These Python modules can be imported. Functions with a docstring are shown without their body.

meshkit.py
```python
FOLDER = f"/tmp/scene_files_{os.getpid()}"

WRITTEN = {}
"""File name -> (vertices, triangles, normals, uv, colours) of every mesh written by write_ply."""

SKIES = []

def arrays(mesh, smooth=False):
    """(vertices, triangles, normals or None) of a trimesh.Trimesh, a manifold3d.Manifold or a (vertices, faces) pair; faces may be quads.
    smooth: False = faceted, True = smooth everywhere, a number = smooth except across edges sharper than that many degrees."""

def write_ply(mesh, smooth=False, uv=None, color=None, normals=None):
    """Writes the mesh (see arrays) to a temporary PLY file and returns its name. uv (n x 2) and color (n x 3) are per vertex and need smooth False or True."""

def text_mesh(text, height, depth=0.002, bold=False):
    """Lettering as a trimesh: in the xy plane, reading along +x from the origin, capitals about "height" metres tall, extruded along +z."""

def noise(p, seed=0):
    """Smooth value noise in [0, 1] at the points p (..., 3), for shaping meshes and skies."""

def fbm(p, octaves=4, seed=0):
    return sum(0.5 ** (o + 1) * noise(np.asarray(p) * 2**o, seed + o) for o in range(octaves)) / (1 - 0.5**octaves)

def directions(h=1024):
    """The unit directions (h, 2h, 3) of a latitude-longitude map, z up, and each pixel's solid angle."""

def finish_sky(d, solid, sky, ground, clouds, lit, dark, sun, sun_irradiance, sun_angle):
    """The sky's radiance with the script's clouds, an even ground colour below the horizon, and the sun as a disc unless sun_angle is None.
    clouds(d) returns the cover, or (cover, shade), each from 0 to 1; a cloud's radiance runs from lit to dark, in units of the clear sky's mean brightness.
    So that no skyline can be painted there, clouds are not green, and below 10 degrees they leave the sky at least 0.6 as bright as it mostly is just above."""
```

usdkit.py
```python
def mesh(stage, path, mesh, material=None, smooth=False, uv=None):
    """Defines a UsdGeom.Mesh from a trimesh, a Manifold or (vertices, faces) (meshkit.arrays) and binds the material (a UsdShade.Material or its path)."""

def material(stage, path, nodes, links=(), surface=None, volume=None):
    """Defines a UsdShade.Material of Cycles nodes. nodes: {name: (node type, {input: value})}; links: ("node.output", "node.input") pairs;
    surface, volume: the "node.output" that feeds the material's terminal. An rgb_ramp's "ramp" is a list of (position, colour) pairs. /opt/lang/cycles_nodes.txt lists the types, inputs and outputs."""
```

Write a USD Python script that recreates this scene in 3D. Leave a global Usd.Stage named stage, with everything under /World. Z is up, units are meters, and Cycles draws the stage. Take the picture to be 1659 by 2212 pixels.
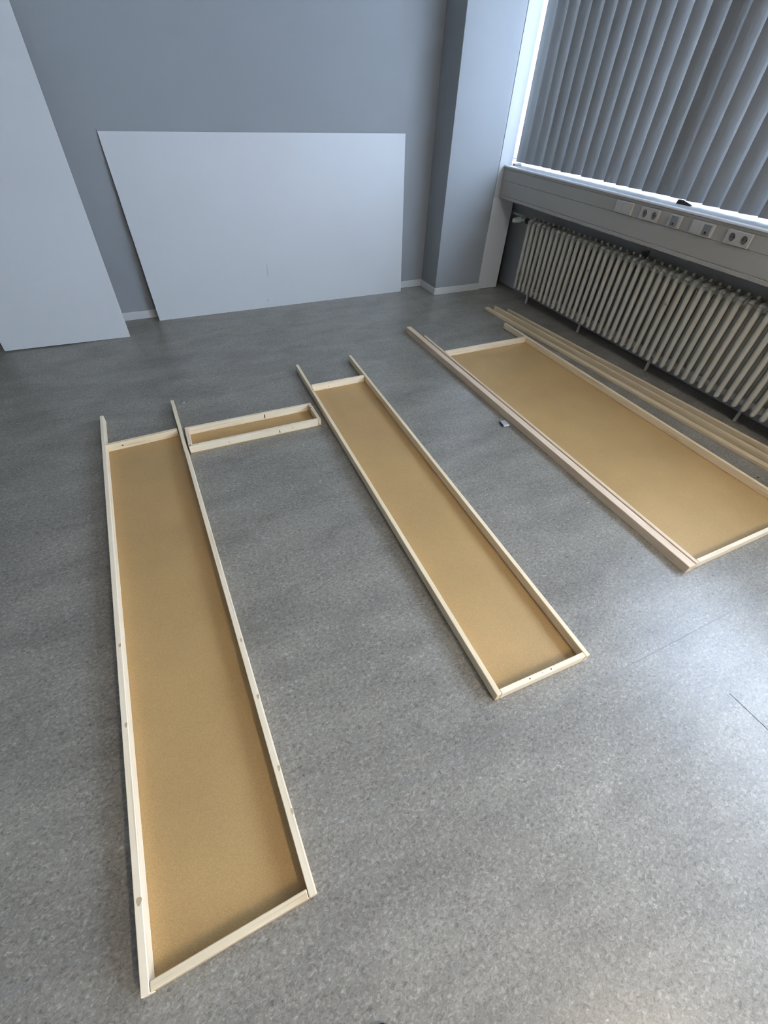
import math, random
import numpy as np, trimesh, manifold3d, usdkit
from pxr import Usd, UsdGeom, UsdLux, UsdShade, Gf, Sdf, Vt

random.seed(7)
stage = Usd.Stage.CreateInMemory()
UsdGeom.SetStageUpAxis(stage, UsdGeom.Tokens.z)
UsdGeom.SetStageMetersPerUnit(stage, 1.0)
WORLD = UsdGeom.Xform.Define(stage, '/World')
stage.SetDefaultPrim(WORLD.GetPrim())

# ------------------------------------------------------------------ camera
W, H = 1659, 2212
F_PX, YAW, PITCH, ROLL, CAM_Z = 915.0, 0.4635, 0.7946, -0.0515, 1.46
EXPOSURE = 0.0


def camera():
    fw = np.array([math.sin(YAW) * math.cos(PITCH), math.cos(YAW) * math.cos(PITCH), -math.sin(PITCH)])
    r = np.array([math.cos(YAW), -math.sin(YAW), 0.0])
    d = np.cross(fw, r)
    c, s = math.cos(ROLL), math.sin(ROLL)
    r2, d2 = c * r + s * d, -s * r + c * d
    cam = UsdGeom.Camera.Define(stage, '/World/camera')
    cam.CreateHorizontalApertureAttr(36.0)
    cam.CreateVerticalApertureAttr(36.0 * H / W)
    cam.CreateFocalLengthAttr(36.0 * F_PX / W)
    cam.CreateClippingRangeAttr(Gf.Vec2f(0.02, 200))
    cam.CreateExposureAttr(EXPOSURE)
    m = Gf.Matrix4d(*r2, 0, *(-d2), 0, *(-fw), 0, 0, 0, CAM_Z, 1)
    cam.AddTransformOp().Set(m)


camera()

# ------------------------------------------------------------------ daylight
SKY = (0.62, 0.76, 1.0)
dome = UsdLux.DomeLight.Define(stage, '/World/sky')
dome.CreateColorAttr(Gf.Vec3f(*SKY))
dome.CreateIntensityAttr(5.8)
LAMP = (1.0, 0.80, 0.56)
LAMP_STRENGTH = 138.0

# ------------------------------------------------------------------ materials
L = '/World/Looks/'
UsdGeom.Scope.Define(stage, '/World/Looks')
MAT = {}


def plain(name, col, rough=0.5, spec=0.5, var=0.06, scale=6.0, bump=0.0, bscale=300.0, metal=0.0):
    """A painted or moulded surface: slight mottling of tone, fine relief."""
    c2 = tuple(x * (1 - var) for x in col)
    n = {"g": ("geometry", {}), "n": ("noise_texture", {"scale": scale, "detail": 4.0}),
         "m": ("mix", {"color1": col, "color2": c2}),
         "p": ("principled_bsdf", {"roughness": rough, "specular_ior_level": spec, "metallic": metal})}
    l = [("g.position", "n.vector"), ("n.fac", "m.fac"), ("m.color", "p.base_color")]
    if bump:
        n["bn"] = ("noise_texture", {"scale": bscale, "detail": 2.0})
        n["b"] = ("bump", {"strength": bump, "distance": 0.001})
        l += [("g.position", "bn.vector"), ("bn.fac", "b.height"), ("b.normal", "p.normal")]
    MAT[name] = usdkit.material(stage, L + name, n, l, surface="p.BSDF")


def wood(name, light, dark, ring):
    """Planed spruce: grain along the object's own x axis, tone and figure differ from piece to piece."""
    n = {"t": ("texture_coordinate", {}), "o": ("object_info", {}), "k": ("math", {"math_type": "multiply", "value2": 37.0}),
         "cx": ("combine_xyz", {}), "a": ("vector_math", {"math_type": "add"}),
         "mp": ("mapping", {"scale": (0.7, 22.0, 22.0)}), "n": ("noise_texture", {"scale": 3.0, "detail": 3.0, "distortion": 0.4}),
         "r": ("rgb_ramp", {"ramp": [(0.30, dark), (0.46, light), (0.58, light), (0.66, ring), (0.72, light)]}),
         "mp2": ("mapping", {"scale": (1.5, 9.0, 9.0)}), "n2": ("noise_texture", {"scale": 2.0, "detail": 2.0}),
         "m2": ("mix", {"mix_type": "multiply", "color2": (0.90, 0.86, 0.80)}),
         "tone": ("map_range", {"from_min": 0.0, "from_max": 1.0, "to_min": 0.90, "to_max": 1.06}),
         "h": ("hsv", {}), "b": ("bump", {"strength": 0.25, "distance": 0.0006}),
         "p": ("principled_bsdf", {"roughness": 0.55, "specular_ior_level": 0.35})}
    l = [("o.random", "k.value1"), ("k.value", "cx.x"), ("k.value", "cx.y"), ("t.object", "a.vector1"), ("cx.vector", "a.vector2"),
         ("a.vector", "mp.vector"), ("mp.vector", "n.vector"), ("n.fac", "r.fac"),
         ("a.vector", "mp2.vector"), ("mp2.vector", "n2.vector"), ("n2.fac", "m2.fac"), ("r.color", "m2.color1"),
         ("o.random", "tone.value"), ("tone.result", "h.value"), ("m2.color", "h.color"), ("h.color", "p.base_color"),
         ("n.fac", "b.height"), ("b.normal", "p.normal")]
    MAT[name] = usdkit.material(stage, L + name, n, l, surface="p.BSDF")


def linoleum(name):
    """Marbled grey linoleum: short broken flecks and scribbles, faint clouds, a soft satin sheen."""
    n = {"g": ("geometry", {}),
         "mp": ("mapping", {"scale": (0.72, 1.0, 1.0)}),
         "n1": ("noise_texture", {"scale": 120.0, "detail": 6.0, "roughness": 0.72, "distortion": 0.9}),
         "r1": ("rgb_ramp", {"ramp": [(0.32, (0.115, 0.105, 0.088)), (0.45, (0.221, 0.205, 0.176)), (0.55, (0.264, 0.245, 0.211)), (0.68, (0.425, 0.398, 0.350))]}),
         "mq": ("mapping", {"scale": (0.35, 1.0, 1.0)}), "n2": ("noise_texture", {"scale": 6.0, "detail": 6.0, "roughness": 0.65, "distortion": 0.4}),
         "r2": ("rgb_ramp", {"ramp": [(0.3, (0.78, 0.78, 0.78)), (0.7, (1.2, 1.2, 1.19))]}),
         "m": ("mix", {"mix_type": "multiply", "fac": 1.0}),
         "n3": ("noise_texture", {"scale": 58.0, "detail": 4.0, "roughness": 0.6, "distortion": 0.7}),
         "r3": ("rgb_ramp", {"ramp": [(0.485, (0, 0, 0)), (0.503, (1, 1, 1)), (0.521, (0, 0, 0))]}),
         "n4": ("noise_texture", {"scale": 14.0, "detail": 2.0}),
         "r4": ("rgb_ramp", {"ramp": [(0.40, (0, 0, 0)), (0.60, (1, 1, 1))]}),
         "f3": ("math", {"math_type": "multiply"}), "f3b": ("math", {"math_type": "multiply", "value2": 0.27}),
         "m3": ("mix", {"color2": (0.37, 0.365, 0.345)}),
         "r5": ("rgb_ramp", {"ramp": [(0.415, (0, 0, 0)), (0.43, (1, 1, 1)), (0.445, (0, 0, 0))]}),
         "r6": ("rgb_ramp", {"ramp": [(0.42, (1, 1, 1)), (0.60, (0, 0, 0))]}),
         "f5": ("math", {"math_type": "multiply"}), "f5b": ("math", {"math_type": "multiply", "value2": 0.40}),
         "m5": ("mix", {"color2": (0.075, 0.073, 0.068)}),
         "n7": ("noise_texture", {"scale": 3.0, "detail": 2.0}),
         "rr": ("map_range", {"from_min": 0.3, "from_max": 0.7, "to_min": 0.27, "to_max": 0.34}),
         "b": ("bump", {"strength": 0.15, "distance": 0.001}),
         "p": ("principled_bsdf", {"specular_ior_level": 0.5})}
    l = [("g.position", "mp.vector"), ("mp.vector", "n1.vector"), ("n1.fac", "r1.fac"), ("g.position", "mq.vector"), ("mq.vector", "n2.vector"), ("n2.fac", "r2.fac"),
         ("r1.color", "m.color1"), ("r2.color", "m.color2"),
         ("mp.vector", "n3.vector"), ("n3.fac", "r3.fac"), ("n3.fac", "r5.fac"), ("g.position", "n4.vector"), ("n4.fac", "r4.fac"), ("n4.fac", "r6.fac"),
         ("r3.color", "f3.value1"), ("r4.color", "f3.value2"), ("f3.value", "f3b.value1"), ("f3b.value", "m3.fac"), ("m.color", "m3.color1"),
         ("r5.color", "f5.value1"), ("r6.color", "f5.value2"), ("f5.value", "f5b.value1"), ("f5b.value", "m5.fac"), ("m3.color", "m5.color1"),
         ("m5.color", "p.base_color"), ("g.position", "n7.vector"), ("n7.fac", "rr.value"), ("rr.result", "p.roughness"),
         ("n1.fac", "b.height"), ("b.normal", "p.normal")]
    MAT[name] = usdkit.material(stage, L + name, n, l, surface="p.BSDF")


def hardboard(name, col):
    n = {"g": ("geometry", {}), "n": ("noise_texture", {"scale": 420.0, "detail": 3.0, "roughness": 0.7}),
         "r": ("rgb_ramp", {"ramp": [(0.3, tuple(x * 0.80 for x in col)), (0.7, tuple(min(1, x * 1.18) for x in col))]}),
         "n2": ("noise_texture", {"scale": 3.0, "detail": 3.0}),
         "r2": ("rgb_ramp", {"ramp": [(0.3, (0.93, 0.93, 0.93)), (0.7, (1.06, 1.06, 1.06))]}),
         "m": ("mix", {"mix_type": "multiply", "fac": 1.0}),
         "p": ("principled_bsdf", {"roughness": 0.5, "specular_ior_level": 0.4})}
    l = [("g.position", "n.vector"), ("n.fac", "r.fac"), ("g.position", "n2.vector"), ("n2.fac", "r2.fac"),
         ("r.color", "m.color1"), ("r2.color", "m.color2"), ("m.color", "p.base_color")]
    MAT[name] = usdkit.material(stage, L + name, n, l, surface="p.BSDF")


def blind_fabric(name, col, trans):
    n = {"t": ("texture_coordinate", {}), "mp": ("mapping", {"scale": (900.0, 900.0, 260.0)}), "n": ("noise_texture", {"scale": 1.0, "detail": 2.0}),
         "m": ("mix", {"color1": col, "color2": tuple(x * 0.82 for x in col)}),
         "d": ("diffuse_bsdf", {}), "tr": ("translucent_bsdf", {"color": trans}), "mx": ("mix_closure", {"fac": 0.04})}
    l = [("t.object", "mp.vector"), ("mp.vector", "n.vector"), ("n.fac", "m.fac"), ("m.color", "d.color"),
         ("d.BSDF", "mx.closure1"), ("tr.BSDF", "mx.closure2")]
    MAT[name] = usdkit.material(stage, L + name, n, l, surface="mx.closure")


def pane_glass(name):
    n = {"t": ("transparent_bsdf", {"color": (0.97, 0.98, 0.98)}),
         "g": ("glossy_bsdf", {"roughness": 0.0, "color": (1, 1, 1)}), "m": ("mix_closure", {"fac": 0.045})}
    MAT[name] = usdkit.material(stage, L + name, n, [("t.BSDF", "m.closure1"), ("g.BSDF", "m.closure2")], surface="m.closure")



plain('wall_paint', (0.325, 0.342, 0.352), 0.8, 0.3, 0.05, 3.0, 0.35, 500.0)
plain('ceiling_paint', (0.58, 0.57, 0.55), 0.85, 0.3)
plain('trim_paint', (0.64, 0.66, 0.67), 0.5, 0.4, 0.05, 3.0)
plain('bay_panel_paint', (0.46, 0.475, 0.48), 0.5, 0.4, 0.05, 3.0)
plain('skirting_paint', (0.62, 0.63, 0.62), 0.4, 0.5)
plain('parapet_paint', (0.46, 0.46, 0.45), 0.7, 0.3)
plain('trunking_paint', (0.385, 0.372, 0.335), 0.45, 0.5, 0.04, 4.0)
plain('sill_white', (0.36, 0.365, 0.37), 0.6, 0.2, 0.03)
plain('radiator_enamel', (0.53, 0.52, 0.455), 0.6, 0.25, 0.06, 9.0)
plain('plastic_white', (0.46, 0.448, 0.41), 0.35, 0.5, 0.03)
plain('plastic_grey', (0.20, 0.205, 0.205), 0.4, 0.5, 0.03)
plain('plastic_dark', (0.025, 0.026, 0.03), 0.45, 0.5, 0.1)
plain('valve_white', (0.62, 0.68, 0.62), 0.35, 0.5, 0.03)
plain('clear_grey', (0.38, 0.40, 0.40), 0.2, 0.6, 0.05, 60.0)
plain('frame_white', (0.78, 0.80, 0.82), 0.35, 0.5, 0.02)
plain('board_white', (0.615, 0.625, 0.63), 0.42, 0.5, 0.03, 1.5, 0.1, 700.0)
plain('scuff_grey', (0.53, 0.54, 0.545), 0.5, 0.4, 0.1, 40.0)
plain('board_core', (0.30, 0.24, 0.17), 0.8, 0.2)
plain('blind_coating', (0.58, 0.58, 0.575), 0.7, 0.3)
plain('shoe_black', (0.015, 0.015, 0.016), 0.5, 0.4)
plain('rubber_black', (0.02, 0.02, 0.02), 0.7, 0.3)
plain('chip_white', (0.85, 0.85, 0.84), 0.5, 0.4)
plain('knot_brown', (0.11, 0.075, 0.04), 0.6, 0.3, 0.3, 300.0)
plain('knot_pale', (0.64, 0.49, 0.31), 0.6, 0.3, 0.3, 200.0)
plain('scratch_dark', (0.05, 0.05, 0.05), 0.6, 0.3)
plain('weld_grey', (0.26, 0.26, 0.25), 0.4, 0.4, 0.35, 8.0)
plain('subfloor_grey', (0.10, 0.10, 0.10), 0.9, 0.1)
plain('asphalt', (0.16, 0.16, 0.16), 0.9, 0.1)
plain('steel_grey', (0.35, 0.35, 0.35), 0.4, 0.5, 0.05, 20.0, metal=0.6)
wood('spruce', (0.86, 0.73, 0.51), (0.80, 0.66, 0.45), (0.72, 0.57, 0.37))
wood('spruce_pale', (0.90, 0.79, 0.60), (0.85, 0.73, 0.53), (0.79, 0.65, 0.46))
wood('spruce_pink', (0.84, 0.68, 0.51), (0.77, 0.61, 0.44), (0.70, 0.53, 0.37))
wood('spruce_grey', (0.74, 0.62, 0.42), (0.65, 0.52, 0.33), (0.57, 0.44, 0.27))
hardboard('hardboard', (0.470, 0.302, 0.126))
linoleum('linoleum')
blind_fabric('blind_fabric', (0.25, 0.245, 0.24), (0.44, 0.43, 0.42))
pane_glass('pane')
MAT['lamp_glow'] = usdkit.material(stage, L + 'lamp_glow', {"e": ("emission", {"color": LAMP, "strength": LAMP_STRENGTH})}, [], surface="e.emission")

# ------------------------------------------------------------------ helpers
USED = {}


def path_for(name, parent):
    base = (parent.GetPath().pathString if parent is not None else '/World') + '/'
    k = USED.get(base + name, 0)
    USED[base + name] = k + 1
    return base + (name if k == 0 else '%s_%03d' % (name, k))


def say(o, label=None, cat=None, group=None, kind=None):
    for k, v in (('label', label), ('category', cat), ('group', group), ('kind', kind)):
        if v:
            o.SetCustomDataByKey(k, v)
    return o


def thing(name, label, cat, loc=(0, 0, 0), rz=0.0, group=None, kind=None):
    x = UsdGeom.Xform.Define(stage, path_for(name, None))
    x.AddTranslateOp().Set(Gf.Vec3d(*map(float, loc)))
    if rz:
        x.AddRotateZOp().Set(math.degrees(rz))
    return say(x.GetPrim(), label, cat, group, kind)


def part(name, mesh, mat, parent=None, smooth=False, loc=None, rot=None, label=None):
    """One Mesh prim. loc / rot (degrees about x, y, z) place a mesh made about its own origin."""
    m = usdkit.mesh(stage, path_for(name, parent), mesh, MAT[mat], smooth=smooth)
    if smooth is True:   # angle-weighted normals: long thin triangles of a tube do not twist them
        m.GetNormalsAttr().Set(Vt.Vec3fArray.FromNumpy(np.asarray(mesh.vertex_normals, np.float32)))
    if loc is not None:
        m.AddTranslateOp().Set(Gf.Vec3d(*map(float, loc)))
    if rot is not None:
        m.AddRotateXYZOp().Set(Gf.Vec3f(*map(float, rot)))
    if label:
        say(m.GetPrim(), label)
    return m.GetPrim()


def structure(name, mesh, mat, label, cat, parent=None, smooth=False):
    return say(part(name, mesh, mat, parent, smooth), label, cat, None, 'structure')


def box(x0, x1, y0, y1, z0, z1, c=0.0):
    """Axis-aligned box with chamfered edges of width c."""
    if c <= 0:
        b = trimesh.creation.box((x1 - x0, y1 - y0, z1 - z0))
        b.apply_translation(((x0 + x1) / 2, (y0 + y1) / 2, (z0 + z1) / 2))
        return b
    p = []
    for sx in (0, 1):
        for sy in (0, 1):
            for sz in (0, 1):
                q = np.array([(x0, x1)[sx], (y0, y1)[sy], (z0, z1)[sz]], float)
                s = np.array([1 - 2 * sx, 1 - 2 * sy, 1 - 2 * sz]) * c
                for k in range(3):
                    v = q + s
                    v[k] = q[k]
                    p.append(v)
    return trimesh.convex.convex_hull(np.array(p))


def outward(m):
    if m.volume < 0:
        m.invert()
    return m


def tube(p0, p1, r, seg=14, caps=True, r1=None):
    """Straight round bar from p0 to p1."""
    p0, p1 = np.array(p0, float), np.array(p1, float)
    d = p1 - p0
    ln = np.linalg.norm(d)
    r1 = r if r1 is None else r1
    m = trimesh.creation.revolve([(0, 0), (r, 0), (r1, ln), (0, ln)], sections=seg)
    m.apply_transform(trimesh.geometry.align_vectors([0, 0, 1], d / ln))
    m.apply_translation(p0)
    return outward(m)


def capsule(p0, p1, r, seg=12, rings=4):
    p0, p1 = np.array(p0, float), np.array(p1, float)
    d = p1 - p0
    ln = np.linalg.norm(d)
    a = np.linspace(0, math.pi / 2, rings + 1)
    prof = [(r * math.sin(t), -r * math.cos(t)) for t in a] + [(r * math.cos(t), ln + r * math.sin(t)) for t in a]
    prof[0], prof[-1] = (0, -r), (0, ln + r)
    m = trimesh.creation.revolve(prof, sections=seg)
    m.apply_transform(trimesh.geometry.align_vectors([0, 0, 1], d / ln))
    m.apply_translation(p0)
    return outward(m)


cat = trimesh.util.concatenate


def batten(name, a, b, w, z0, z1, mat, parent, origin=(0, 0), side=0, label=None, mesh=None, c=0.0016):
    """A planed batten along its own x axis. a, b: world xy of the ends of one edge (side +1: the wood lies to the right
    of a->b, -1 to the left, 0: centred). origin: the thing's place. Returns the prim."""
    a, b = np.array(a, float), np.array(b, float)
    d = b - a
    ln = np.linalg.norm(d)
    d /= ln
    right = np.array([d[1], -d[0]])
    mid = (a + b) / 2 + right * side * w / 2
    if mesh is None:
        mesh = box(-ln / 2, ln / 2, -w / 2, w / 2, 0, z1 - z0, c)
    return part(name, mesh, mat, parent, False, (mid[0] - origin[0], mid[1] - origin[1], z0), (0, 0, math.degrees(math.atan2(d[1], d[0]))), label)


def disc(parent, name, x, y, z, rx, ry, ang, mat, n=14, label=None, t=0.0004):
    """A thin oval inlay (a knot, a nail hole) let into a surface whose face is at z (upward)."""
    th = np.linspace(0, 2 * math.pi, n, endpoint=False)
    rr = 1 + 0.12 * np.sin(3 * th + x * 50)
    p = np.stack([rx * np.cos(th) * rr, ry * np.sin(th) * rr], 1)
    m = trimesh.convex.convex_hull(np.vstack([np.c_[p, np.zeros(n)], np.c_[p, np.full(n, t)]]))
    return part(name, m, mat, parent, False, (x, y, z - t / 2), (0, 0, ang), label)


# ------------------------------------------------------------------ room shell
YB = 4.10          # back wall
YP = 3.815         # front face of the pillar in the corner
XN = 3.21          # lining of the radiator niche
XG = 3.32          # window plane
XL, YF, ZC = -2.6, -3.6, 2.95
YS = 0.228         # seam between the two linoleum sheets

fl = thing('floor', 'marbled grey linoleum floor with one long seam', 'floor', kind='structure')
part('linoleum_sheet', box(XL, XN + .2, YF, YS - .0016, -.004, 0), 'linoleum', fl)
part('linoleum_sheet', box(XL, XN + .2, YS + .0016, 4.45, -.004, 0), 'linoleum', fl)
part('weld_seam', box(XL, XN + .2, YS - .0016, YS + .0016, -.004, -.0003), 'weld_grey', fl, label='thin grey weld line between the floor sheets')
part('screed', box(XL - .2, XN + .25, YF - .2, 4.6, -.10, -.004), 'subfloor_grey', fl)
part('scratch', box(-.0012, .0012, -.075, .075, 0, .0004), 'scratch_dark', fl, loc=(1.397, -.065, 0), rot=(0, 0, 3), label='dark straight scratch in the floor')

structure('wall_back', box(XL - .2, 2.60, YB, YB + .2, 0, ZC), 'wall_paint', 'grey-blue painted back wall behind the leaning white boards', 'wall')
structure('wall_left', box(XL - .2, XL, YF - .2, YB, 0, ZC), 'wall_paint', 'grey painted left wall', 'wall')
structure('wall_front', box(XL, XN + .25, YF - .2, YF, 0, ZC), 'wall_paint', 'grey painted wall behind the viewer', 'wall')
structure('ceiling', box(XL - .2, XN + .4, YF - .2, 4.6, ZC, ZC + .15), 'ceiling_paint', 'white ceiling', 'ceiling')
structure('wall_pillar', box(2.337, 2.835, YP, 4.60, 0, ZC, .002), 'wall_paint', 'grey-blue pillar standing out from the back wall in the window corner', 'pillar')
# lining of the end of the window bay, seen from the front as a white upright panel
tr = thing('trim_1', 'white upright panel between pillar and window bay', 'panel', kind='structure')
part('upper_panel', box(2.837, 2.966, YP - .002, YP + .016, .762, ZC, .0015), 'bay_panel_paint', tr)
part('lower_panel', box(2.837, 3.066, YP - .002, YP + .016, .004, .762, .0015), 'trim_paint', tr)
part('pier_core', box(2.836, 2.95, YP + .017, 4.60, 0, ZC), 'wall_paint', tr)

wr = thing('wall_right', 'window wall with parapet niche and lintel', 'wall', kind='structure')
part('parapet', box(XN, XN + .25, YF, 3.968, 0, .962), 'parapet_paint', wr)
part('parapet_end', box(XN + .10, XG + .035, 3.968, 4.449, 0, .962), 'parapet_paint', wr)
part('bay_end', box(2.95, XG + .035, 4.45, 4.6, 0, ZC), 'parapet_paint', wr)
part('lintel', box(XN - .16, XG + .035, YF, 4.45, 2.62, ZC), 'wall_paint', wr)
part('pier', box(XN, XN + .25, .86, 1.04, .962, 2.62), 'wall_paint', wr)
part('pier', box(XN, XN + .25, YF, YF + .15, .962, 2.62), 'wall_paint', wr)

# skirting boards
bb = thing('baseboard_back', 'low white skirting along the back wall', 'baseboard', kind='structure')
part('skirting', box(XL, 2.328, YB - .010, YB, 0, .062, .002), 'skirting_paint', bb)
part('skirting', box(2.327, 2.337, YP - .010, YB, 0, .062, .002), 'skirting_paint', bb)
part('skirting', box(2.3375, 2.848, YP - .010, YP - .0025, 0, .062, .002), 'skirting_paint', bb)

# windows
def window(name, y0, y1, mull, label):
    w = thing(name, label, 'window', kind='structure')
    z0, z1 = .985, 2.62
    for a, b, c, d in ((y0, y1, z0, z0 + .06), (y0, y1, z1 - .06, z1)):
        part('rail', box(XG - .03, XG + .03, a, b, c, d, .003), 'frame_white', w)
    for y in [y0 + .03] + mull + [y1 - .03]:
        part('stile', box(XG - .03, XG + .03, y - .03, y + .03, z0 + .06, z1 - .06, .003), 'frame_white', w)
    ys = [y0 + .03] + mull + [y1 - .03]
    for a, b in zip(ys[:-1], ys[1:]):
        part('pane', box(XG - .003, XG + .003, a + .03, b - .03, z0 + .06, z1 - .06), 'pane', w)
    return w


window('window_1', 1.04, 4.45, [2.2, 3.35], 'white framed window behind the vertical blind')
window('window_2', YF + .15, .86, [-1.95, -.5], 'white framed window without blind further along the window wall')

# windowsill with a front edging strip and a groove behind it
sl = thing('windowsill', 'white windowsill with grooved front edge below the vertical blind', 'windowsill', kind='structure')
part('front_edging', box(2.884, 2.916, YF, YP - .003, .976, .988, .003), 'frame_white', sl)
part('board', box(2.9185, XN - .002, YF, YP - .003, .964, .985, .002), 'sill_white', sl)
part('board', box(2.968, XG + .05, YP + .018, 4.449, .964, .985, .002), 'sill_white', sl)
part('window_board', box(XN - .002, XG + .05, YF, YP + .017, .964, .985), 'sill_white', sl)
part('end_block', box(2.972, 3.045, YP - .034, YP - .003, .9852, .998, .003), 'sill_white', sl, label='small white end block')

# ------------------------------------------------------------------ cable trunking under the sill
tk = thing('cable_trunking', 'long beige-white cable trunking below the windowsill above the radiator', 'cable trunking', (2.892, 0, 0))
y0, y1 = YF + .01, YP - .004
part('body', box(.004, .16, y0, y1, .772, .963, .002), 'trunking_paint', tk)
part('upper_cover', box(0, .0038, y0, y1, .9615, .9755, .001), 'trunking_paint', tk)
part('lid', box(0, .0038, y0, y1, .8885, .9600, .001), 'trunking_paint', tk)
part('lower_cover', box(0, .0038, y0, y1, .786, .8870, .001), 'trunking_paint', tk)
part('bottom_lip', box(-.004, .012, y0, y1, .762, .7845, .002), 'trunking_paint', tk)
XT = 2.892


def ring_plate(w, h, t, holes, r):
    """Plate in the yz plane, front at x = -t, with round holes at the given y positions."""
    b = box(-t, 0, -w / 2, w / 2, -h / 2, h / 2, .003)
    m = manifold3d.Manifold(manifold3d.Mesh(np.asarray(b.vertices, np.float32), np.asarray(b.faces, np.uint32)))
    for y in holes:
        m = m - manifold3d.Manifold.cylinder(t * 3, r, r, 24).rotate([0, 90, 0]).translate([-t * 2, y, 0])
    return m


def outlet(label, y, width, kind):
    s = thing('wall_socket', label, 'socket', (XT - .0002, y, .925))
    h = .066
    if kind == 'schuko':
        hy = (width / 4, -width / 4)
        part('cover_plate', ring_plate(width, h, .019, hy, .0205), 'plastic_white', s)
        for q in hy:
            part('socket_well', box(-.006, -.001, q - .0215, q + .0215, -.0215, .0215), 'plastic_grey', s)
            for e in (-1, 1):
                part('pin_hole', tube((-.0066, q + e * .0085, 0), (-.0058, q + e * .0085, 0), .0028, 10), 'plastic_dark', s)
    else:
        part('cover_plate', box(-.019, 0, -width / 2, width / 2, -h / 2, h / 2, .003), 'plastic_white', s)
        if kind == 'blank':
            for q in (width / 4, -width / 4):
                part('rocker', box(-.0215, -.019, q - .027, q + .027, -.026, .026, .001), 'plastic_white', s)
        for q in {'data': (0,), 'half': (-width / 4,)}.get(kind, ()):
            part('data_insert', box(-.0205, -.019, q - .024, q + .024, -.026, .026, .0006), 'plastic_grey', s)
            part('jack_opening', box(-.0212, -.0205, q - .006, q + .006, -.018, -.006), 'plastic_dark', s)
        if kind == 'half':
            part('rocker', box(-.0215, -.019, width / 4 - .027, width / 4 + .027, -.026, .026, .001), 'plastic_white', s)
    return s


outlet('double white blank switch plate on the trunking, leftmost of the row', 2.438, .142, 'blank')
outlet('double round-hole power socket second from the left on the trunking', 2.227, .142, 'schuko')
outlet('single narrow data outlet with grey insert, middle of the trunking row', 2.040, .084, 'data')
outlet('double plate with one grey data insert beside a blank half', 1.854, .142, 'half')
outlet('double round-hole power socket rightmost on the trunking', 1.630, .142, 'schuko')

# ------------------------------------------------------------------ radiator
PITCH_R, N_R, Y_R = 0.0613, 52, 3.474
rad = thing('radiator', 'long cream column radiator in the niche under the window', 'radiator', (3.06, 0, 0))


def section():
    p = []
    for x in (-.040, .040):
        p.append(capsule((x, 0, .112), (x, 0, .622), .0165, 14))
    p.append(capsule((-.034, 0, .638), (.034, 0, .638), .0175, 12))
    p.append(capsule((-.030, 0, .118), (.030, 0, .118), .0150, 12))
    p.append(capsule((-.037, 0, .600), (-.012, 0, .640), .0165, 12, 3))
    p.append(tube((0, -PITCH_R / 2, .622), (0, PITCH_R / 2, .622), .0215, 16))
    p.append(tube((0, -PITCH_R / 2, .135), (0, PITCH_R / 2, .135), .0215, 16))
    p.append(capsule((.004, 0, .652), (.004, 0, .662), .0100, 10, 3))
    m = cat(p)
    m.merge_vertices()
    return m


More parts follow.
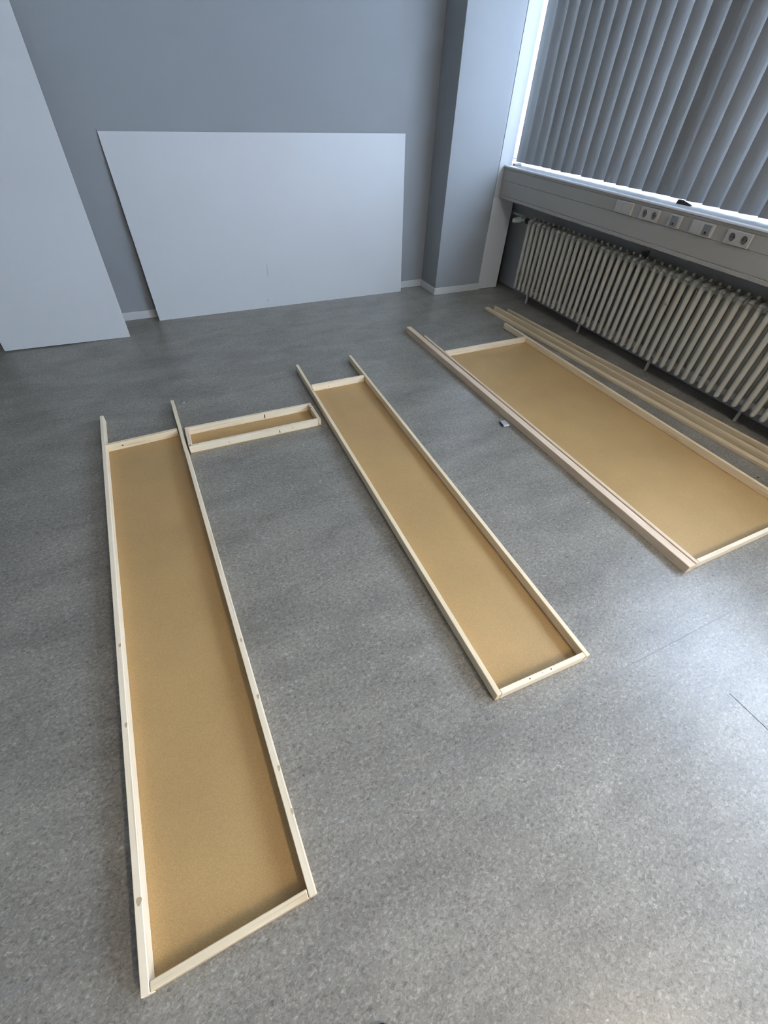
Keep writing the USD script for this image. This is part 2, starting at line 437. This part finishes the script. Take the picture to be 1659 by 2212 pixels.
SEC = section()
for k in range(N_R):
    part('section', SEC, 'radiator_enamel', rad, True, (0, Y_R - PITCH_R * k, 0))
for y in (3.33, 2.62, 1.89, 1.17):
    part('foot', box(.008, .026, y - .008, y + .008, 0, .125, .002), 'radiator_enamel', rad)
for y in (3.405, 2.652, 1.917, 1.18):
    part('meter_clip', capsule((-.057, y, .474), (-.057, y + .018, .474), .0065, 8, 3), 'plastic_white', rad, 40)
for y in (2.36, .95):
    part('wall_bracket', box(.07, .148, y - .007, y + .007, .60, .672, .002), 'plastic_grey', rad, label='dark grey holder clip above the radiator')
part('supply_pipe', cat([tube((.030, 3.640, .640), (.030, 3.96, .640), .0085, 12), tube((.030, 3.64, .640), (.030, 3.64, .625), .0085, 12)]), 'radiator_enamel', rad, 40)
part('pipe_rosette', tube((.030, 3.80, .640), (.030, 3.813, .640), .019, 18), 'plastic_grey', rad, 40)
part('valve_body', cat([tube((.010, 3.63, .622), (.010, 3.575, .622), .0165, 16), capsule((.028, 3.64, .63), (.0, 3.64, .62), .017, 14)]), 'valve_white', rad, 40)
part('valve_collar', tube((.004, 3.578, .622), (.004, 3.532, .622), .021, 18), 'plastic_dark', rad, 40, label='black collar at the radiator valve')
part('connector', tube((.002, 3.534, .622), (.002, 3.480, .622), .015, 16), 'radiator_enamel', rad, 40)
th = [tube((-.008, 3.645, .620), (-.060, 3.665, .612), .0225, 20, r1=.0195), capsule((-.058, 3.664, .6125), (-.062, 3.666, .6118), .0185, 16)]
part('thermostat_head', cat(th), 'valve_white', rad, 40, label='pale greenish-white thermostat head')

# ------------------------------------------------------------------ vertical blind
bl = thing('vertical_blind', 'closed grey vertical blind of long fabric slats hanging before the window', 'blind', (3.06, 0, 0))
SW, SP = .127, .1155
for i in range(-1, 23):
    yf = 3.77 - SP * i
    phi = {-1: 12.0, 0: 17.0, 12: 12.5, 11: 18.0}.get(i, 22.0 + random.uniform(-1.5, 1.5))
    # slat about its far edge, lying along -y, turned so that its near edge stands nearer the window; fabric slightly bowed
    n = 6
    t = np.linspace(0, 1, n + 1)
    bow = .004 * np.sin(math.pi * t)
    m = n + 1

    def shell(x0, x1):
        """A thin bowed strip between the offsets x0 (room side) and x1 (window side)."""
        v = [(-bow[k] + x, -SW * t[k], z) for z in (0.0, 1.60) for x in (x0, x1) for k in range(m)]
        f = []
        for k in range(n):
            a, b, c, d = k, k + 1, 2 * m + k, 2 * m + k + 1
            f += [(a, b, d), (a, d, c)]
            a, b, c, d = m + k, m + k + 1, 3 * m + k, 3 * m + k + 1
            f += [(a, d, b), (a, c, d)]
            f += [(k, m + k, m + k + 1), (k, m + k + 1, k + 1), (2 * m + k, 3 * m + k + 1, 3 * m + k), (2 * m + k, 2 * m + k + 1, 3 * m + k + 1)]
        for k in (0, n):
            f += [(k, 2 * m + k, 3 * m + k), (k, 3 * m + k, m + k)]
        return outward(trimesh.Trimesh(v, f, process=False))

    z = 1.002 + random.uniform(-.002, .002)
    sp = part('slat', shell(-.0004, .0), 'blind_fabric', bl, False, (0, yf, z), (0, 0, phi))
    part('window_side_coating', shell(.0001, .0004), 'blind_coating', sp)
part('headrail', box(-.005, .045, 1.06, 3.93, 2.602, 2.619, .003), 'frame_white', bl)

# ------------------------------------------------------------------ timber frames lying on the floor
ZT, ZB = .046, .0036      # top of the battens; their underside rests on the board


def frame(name, label, origin, parts, panel, extra=None):
    t = thing(name, label, 'wooden frame', (origin[0], origin[1], 0))
    p = np.array(panel) - np.array(origin)
    hull = trimesh.creation.extrude_polygon(__import__('shapely').Polygon(p), .0034)
    part('hardboard_panel', hull, 'hardboard', t, label='brown hardboard panel')
    for nm, a, b, w, side, mat, zt in parts:
        batten(nm, a, b, w, ZB, zt, mat, t, origin, side)
    return t


# A: nearest, on the left
OA = (-.33, 1.30)
A = frame('panel_frame', 'nearest long narrow wooden frame with brown hardboard, left of the others', OA, [
    ('side_batten', (-.576, 2.573), (-.481, .096), .0185, -1, 'spruce_pale', ZT),
    ('side_batten', (-.174, 2.607), (-.081, .103), .0185, 1, 'spruce_pale', ZT),
    ('cross_batten', (-.546, 2.266), (-.187, 2.284), .019, 0, 'spruce', ZT),
    ('end_batten', (-.4615, .1075), (-.1015, .1125), .0185, 0, 'spruce', ZT)],
    [(-.565, 2.270), (-.4812, .098), (-.0818, .103), (-.1625, 2.292)])
disc(A, 'knot', -.4760 + .33, .266 - 1.30, ZT, .009, .0065, 92, 'knot_pale')
for kx, ky, kr in ((-.1145, .855, 91), (-.1045, .635, 92), (-.0955, .408, 92), (-.0890, .291, 92), (-.5030, 1.001, 92), (-.4915, .711, 92)):
    disc(A, 'knot', kx - OA[0], ky - OA[1], ZT, .0085, .0042, kr, 'knot_pale')
# B: middle
OB = (.83, 1.4)
B = frame('panel_frame', 'middle long narrow wooden frame with brown hardboard between two others', OB, [
    ('side_batten', (.645, 2.789), (.615, .322), .0185, -1, 'spruce', ZT),
    ('side_batten', (1.062, 2.795), (1.009, .308), .0185, 1, 'spruce', ZT),
    ('cross_batten', (.664, 2.481), (1.032, 2.483), .0185, 0, 'spruce_pale', ZT),
    ('end_batten', (.6345, .3295), (.9905, .3185), .0175, 0, 'spruce_pale', ZT)],
    [(.642, 2.485), (.6155, .322), (1.0085, .309), (1.0545, 2.490)])
for x, y, rx, ry in ((.752, .325, .0035, .0022), (.806, .3237, .0018, .0012), (.842, .3225, .0035, .0022)):
    disc(B, 'nail_mark', x - OB[0], y - OB[1], ZT, rx, ry, 20, 'knot_brown')
# C: wide, on the right
OC = (2.13, 1.5)
C = frame('panel_frame', 'wide wooden frame with brown hardboard near the radiator, running out of view', OC, [
    ('side_batten', (1.7275, 2.914), (1.743, .441), .0185, -1, 'spruce_pink', ZT),
    ('side_batten', (2.522, 2.904), (2.550, .430), .0185, 1, 'spruce', ZT),
    ('cross_batten', (1.7505, 2.612), (2.5055, 2.613), .0185, 0, 'spruce_pale', ZT),
    ('end_batten', (1.7635, .4505), (2.530, .4480), .0180, 0, 'spruce_pale', ZT)],
    [(1.7295, 2.615), (1.7432, .4415), (2.5495, .4395), (2.5245, 2.616)])
disc(C, 'knot', 2.519 - OC[0], .68 - OC[1], ZT, .006, .003, 90, 'knot_pale')
# D: small frame lying crosswise between A and B
OD = (.22, 2.18)
notch = cat([box(-.098, .038, -.0095, .0095, 0, .0424, .0014), box(.038, .050, -.0095, .0015, 0, .0424, .001), box(.050, .098, -.0095, .0095, 0, .0424, .0014)])
D = thing('panel_frame', 'small short wooden frame with brown hardboard lying crosswise between two long frames', 'wooden frame', (OD[0], OD[1], 0))
part('hardboard_panel', box(-.366, .370, -.0945, .1005, 0, .0034), 'hardboard', D, label='brown hardboard panel')
batten('end_batten', (-.146, 2.086), (-.148, 2.281), .019, ZB, ZT, 'spruce_pink', D, OD, 1)
batten('end_batten', (.595, 2.085), (.590, 2.281), .019, ZB, ZT, 'spruce_grey', D, OD, -1, mesh=notch)
batten('side_batten', (-.1275, 2.0955), (.5755, 2.0945), .0185, ZB, ZT, 'spruce_pale', D, OD, 0)
batten('side_batten', (-.1285, 2.2720), (.5710, 2.2715), .0185, ZB, ZT, 'spruce_pale', D, OD, 0)
disc(D, 'nail_hole', -.1375 - OD[0], 2.0985 - OD[1], ZT, .0048, .0040, 10, 'knot_brown')
disc(D, 'nail_hole', -.100 - OD[0], 2.0965 - OD[1], ZT, .0030, .0020, 10, 'knot_brown')
disc(D, 'nail_hole', .5845 - OD[0], 2.246 - OD[1], ZT, .0030, .0030, 10, 'knot_brown')


def upright_mark(parent, x, y, z, w, h, mat='knot_brown'):
    """A dark knot in the batten face that looks towards -y."""
    n = 12
    th = np.linspace(0, 2 * math.pi, n, endpoint=False)
    p = np.stack([w * np.cos(th), np.zeros(n), h * np.sin(th)], 1)
    m = trimesh.convex.convex_hull(np.vstack([p - (0, .0002, 0), p + (0, .0002, 0)]))
    part('knot', m, mat, parent, False, (x, y, z))


upright_mark(D, .300 - OD[0], 2.2622 - OD[1], .026, .0035, .015)
upright_mark(D, .345 - OD[0], 2.0855 - OD[1], .020, .0025, .012)
upright_mark(D, .420 - OD[0], 2.0854 - OD[1], .028, .0020, .009, 'knot_pale')
upright_mark(D, .060 - OD[0], 2.0859 - OD[1], .022, .0022, .009, 'knot_pale')
upright_mark(A, -.470 - OA[0], 2.2602 - OA[1], .026, .005, .004)
upright_mark(B, .775 - OB[0], 2.4724 - OB[1], .022, .004, .004, 'knot_pale')

# ------------------------------------------------------------------ loose battens
def loose(label, a, b, w, zt, mat, side):
    o = ((a[0] + b[0]) / 2, (a[1] + b[1]) / 2)
    d = np.array(b, float) - np.array(a, float)
    ln = np.linalg.norm(d)
    d /= ln
    right = np.array([d[1], -d[0]]) * side * w / 2
    m = usdkit.mesh(stage, path_for('loose_batten', None), box(-ln / 2, ln / 2, -w / 2, w / 2, 0, zt, .0016), MAT[mat])
    m.AddTranslateOp().Set(Gf.Vec3d(o[0] + right[0], o[1] + right[1], 0))
    m.AddRotateZOp().Set(math.degrees(math.atan2(d[1], d[0])))
    return say(m.GetPrim(), label, 'wooden batten')


loose('thick loose batten lying tight along the left side of the wide frame', (1.675, 3.113), (1.698, .439), .040, .0445, 'spruce_pink', -1)
loose('flat loose batten nearest the wide frame, on the floor before the radiator', (2.597, 3.324), (2.768, .660), .038, .020, 'spruce_grey', -1)
loose('loose batten standing on edge, middle of the three before the radiator', (2.652, 3.263), (2.826, .650), .0185, .046, 'spruce_grey', -1)
loose('loose batten standing on edge nearest the radiator', (2.722, 3.164), (2.912, .680), .0185, .046, 'spruce_grey', -1)

# ------------------------------------------------------------------ white boards leaning on the back wall
def leaning_board(label, x0, x1, y_foot, length, thick, y_wall, turn=0.0):
    """A flat sheet, foot on the floor at y_foot, top edge resting on the wall; turn: degrees turned in its own plane (one corner stands)."""
    w, tn = (x1 - x0) / 2, math.radians(turn)
    a = math.asin(min(.9, (y_wall - thick - .004 - y_foot) / length))
    t = thing('white_board', label, 'board', ((x0 + x1) / 2, y_foot, 0))
    for nm, ya, yb, mat in (('white_face', 0, .0012, 'board_white'), ('board_back', .0013, thick, 'board_core')):
        m = box(-2 * w, 0, ya, yb, 0, length)
        m.apply_transform(trimesh.transformations.rotation_matrix(tn, (0, 1, 0)))
        m.apply_translation((w, 0, .0003))
        m.apply_transform(trimesh.transformations.rotation_matrix(-a, (1, 0, 0)))
        part(nm, m, mat, t)
    return t


leaning_board('tall white board leaning on the back wall at the left edge of view', -1.198, -.388, 3.758, 2.50, .006, YB - .011, .9)
leaning_board('wide low white board leaning on the back wall beside the pillar', -.158, 2.062, 4.008, 1.166, .006, YB - .001)

WB = stage.GetPrimAtPath('/World/white_board_001')
for q, (sx, sz, w, h, r) in enumerate(((-.166, .290, .005, .060, 4), (-.200, .057, .013, .007, 40))):
    th = np.linspace(0, 2 * math.pi, 12, endpoint=False)
    p = np.stack([w * np.cos(th), np.zeros(12), h * np.sin(th)], 1)
    m = trimesh.convex.convex_hull(np.vstack([p - (0, .0002, 0), p + (0, .0002, 0)]))
    m.apply_transform(trimesh.transformations.rotation_matrix(math.radians(r), (0, 1, 0)))
    m.apply_translation((sx, -.0001, sz))
    m.apply_transform(trimesh.transformations.rotation_matrix(-math.asin((YB - .011 - 4.008) / 1.166), (1, 0, 0)))
    part('scuff_mark', m, 'scuff_grey', WB, label='faint grey scuff on the white board')

# ------------------------------------------------------------------ small things
t = thing('clip_block', 'small translucent grey block on the floor against the thick loose batten', 'block', (1.640, 1.690, 0), math.radians(-8))
part('block_body', box(-.020, .022, -.030, .024, 0, .013, .003), 'clear_grey', t)
part('dark_edge', box(-.0235, -.0202, -.026, .020, .001, .012, .0008), 'plastic_dark', t, label='dark left edge')

v = np.array([(-.05, -.008, 0), (-.05, .010, 0), (.05, -.006, 0), (.05, .006, 0), (-.046, -.006, .020), (-.044, .008, .022), (-.022, -.006, .020), (-.020, .008, .021), (-.008, -.006, .013), (.046, -.004, .008), (.05, .004, .007)])
wd = usdkit.mesh(stage, path_for('dark_wedge', None), trimesh.convex.convex_hull(v).subdivide(), MAT['plastic_dark'])
wd.AddTranslateOp().Set(Gf.Vec3d(3.033, 2.135, .985))
wd.AddRotateZOp().Set(-88)
say(wd.GetPrim(), 'small dark oblong piece lying on the windowsill under the blind', 'wedge')

cp = usdkit.mesh(stage, path_for('paint_chip', None), trimesh.convex.convex_hull(np.array([(-.007, 0, 0), (.006, .004, 0), (.005, -.004, 0), (0, 0, .003), (-.004, .003, .002)])), MAT['chip_white'])
cp.AddTranslateOp().Set(Gf.Vec3d(-.123, 2.634, 0))
say(cp.GetPrim(), 'tiny white chip on the floor beyond the nearest frame', 'chip')
cp = usdkit.mesh(stage, path_for('paint_chip', None), trimesh.convex.convex_hull(np.array([(-.0008, -.005, 0), (.0008, -.005, 0), (.0008, .005, 0), (-.0008, .005, 0), (0, 0, .0012)])), MAT['chip_white'])
cp.AddTranslateOp().Set(Gf.Vec3d(.699, -.275, 0))
cp.AddRotateZOp().Set(-12)
say(cp.GetPrim(), 'thin white sliver on the open floor at lower right', 'chip')
cp = usdkit.mesh(stage, path_for('dark_crumb', None), trimesh.creation.icosphere(1, .006), MAT['plastic_dark'])
cp.AddTranslateOp().Set(Gf.Vec3d(2.655, .735, .004))
cp.AddScaleOp().Set(Gf.Vec3f(1, .8, .7))
say(cp.GetPrim(), 'dark crumb on the floor between wide frame and loose battens', 'crumb')

# toe of the photographer's shoe at the lower edge of view
sh = thing('shoe', 'black shoe whose toe just shows at the bottom edge', 'shoe', (-.024, -.3062, 0))


def blob(pts):
    return manifold3d.Manifold.batch_hull([manifold3d.Manifold.sphere(r, 20).translate(list(map(float, p))) for *p, r in pts])


up = blob([(0, .098, .036, .030), (.018, .075, .036, .026), (-.018, .085, .036, .026), (0, .02, .06, .034)]) + \
    blob([(0, .02, .06, .034), (0, .03, .036, .026), (.018, -.09, .042, .027), (-.018, -.09, .042, .027), (0, -.09, .085, .036)])
up = up.trim_by_plane([0, 0, 1], .013)
part('upper', up, 'shoe_black', sh, 40)
pl = np.array([(.046 * math.cos(a), .15 * math.sin(a) * (1 if math.sin(a) > 0 else .85)) for a in np.linspace(0, 2 * math.pi, 40, endpoint=False)])
part('sole', trimesh.creation.extrude_polygon(__import__('shapely').Polygon(pl), .0128), 'rubber_black', sh)

# ------------------------------------------------------------------ ceiling lamps of the room (behind the viewer)
def lamp(label, x, y):
    t = thing('ceiling_lamp', label, 'ceiling lamp', (x, y, ZC))
    part('housing', box(-.09, .09, -.62, .62, -.05, -.0005, .006), 'frame_white', t)
    part('diffuser', box(-.075, .075, -.60, .60, -.075, -.0502, .006), 'lamp_glow', t)


lamp('long white ceiling lamp over the near end of the room', 1.3, -2.0)
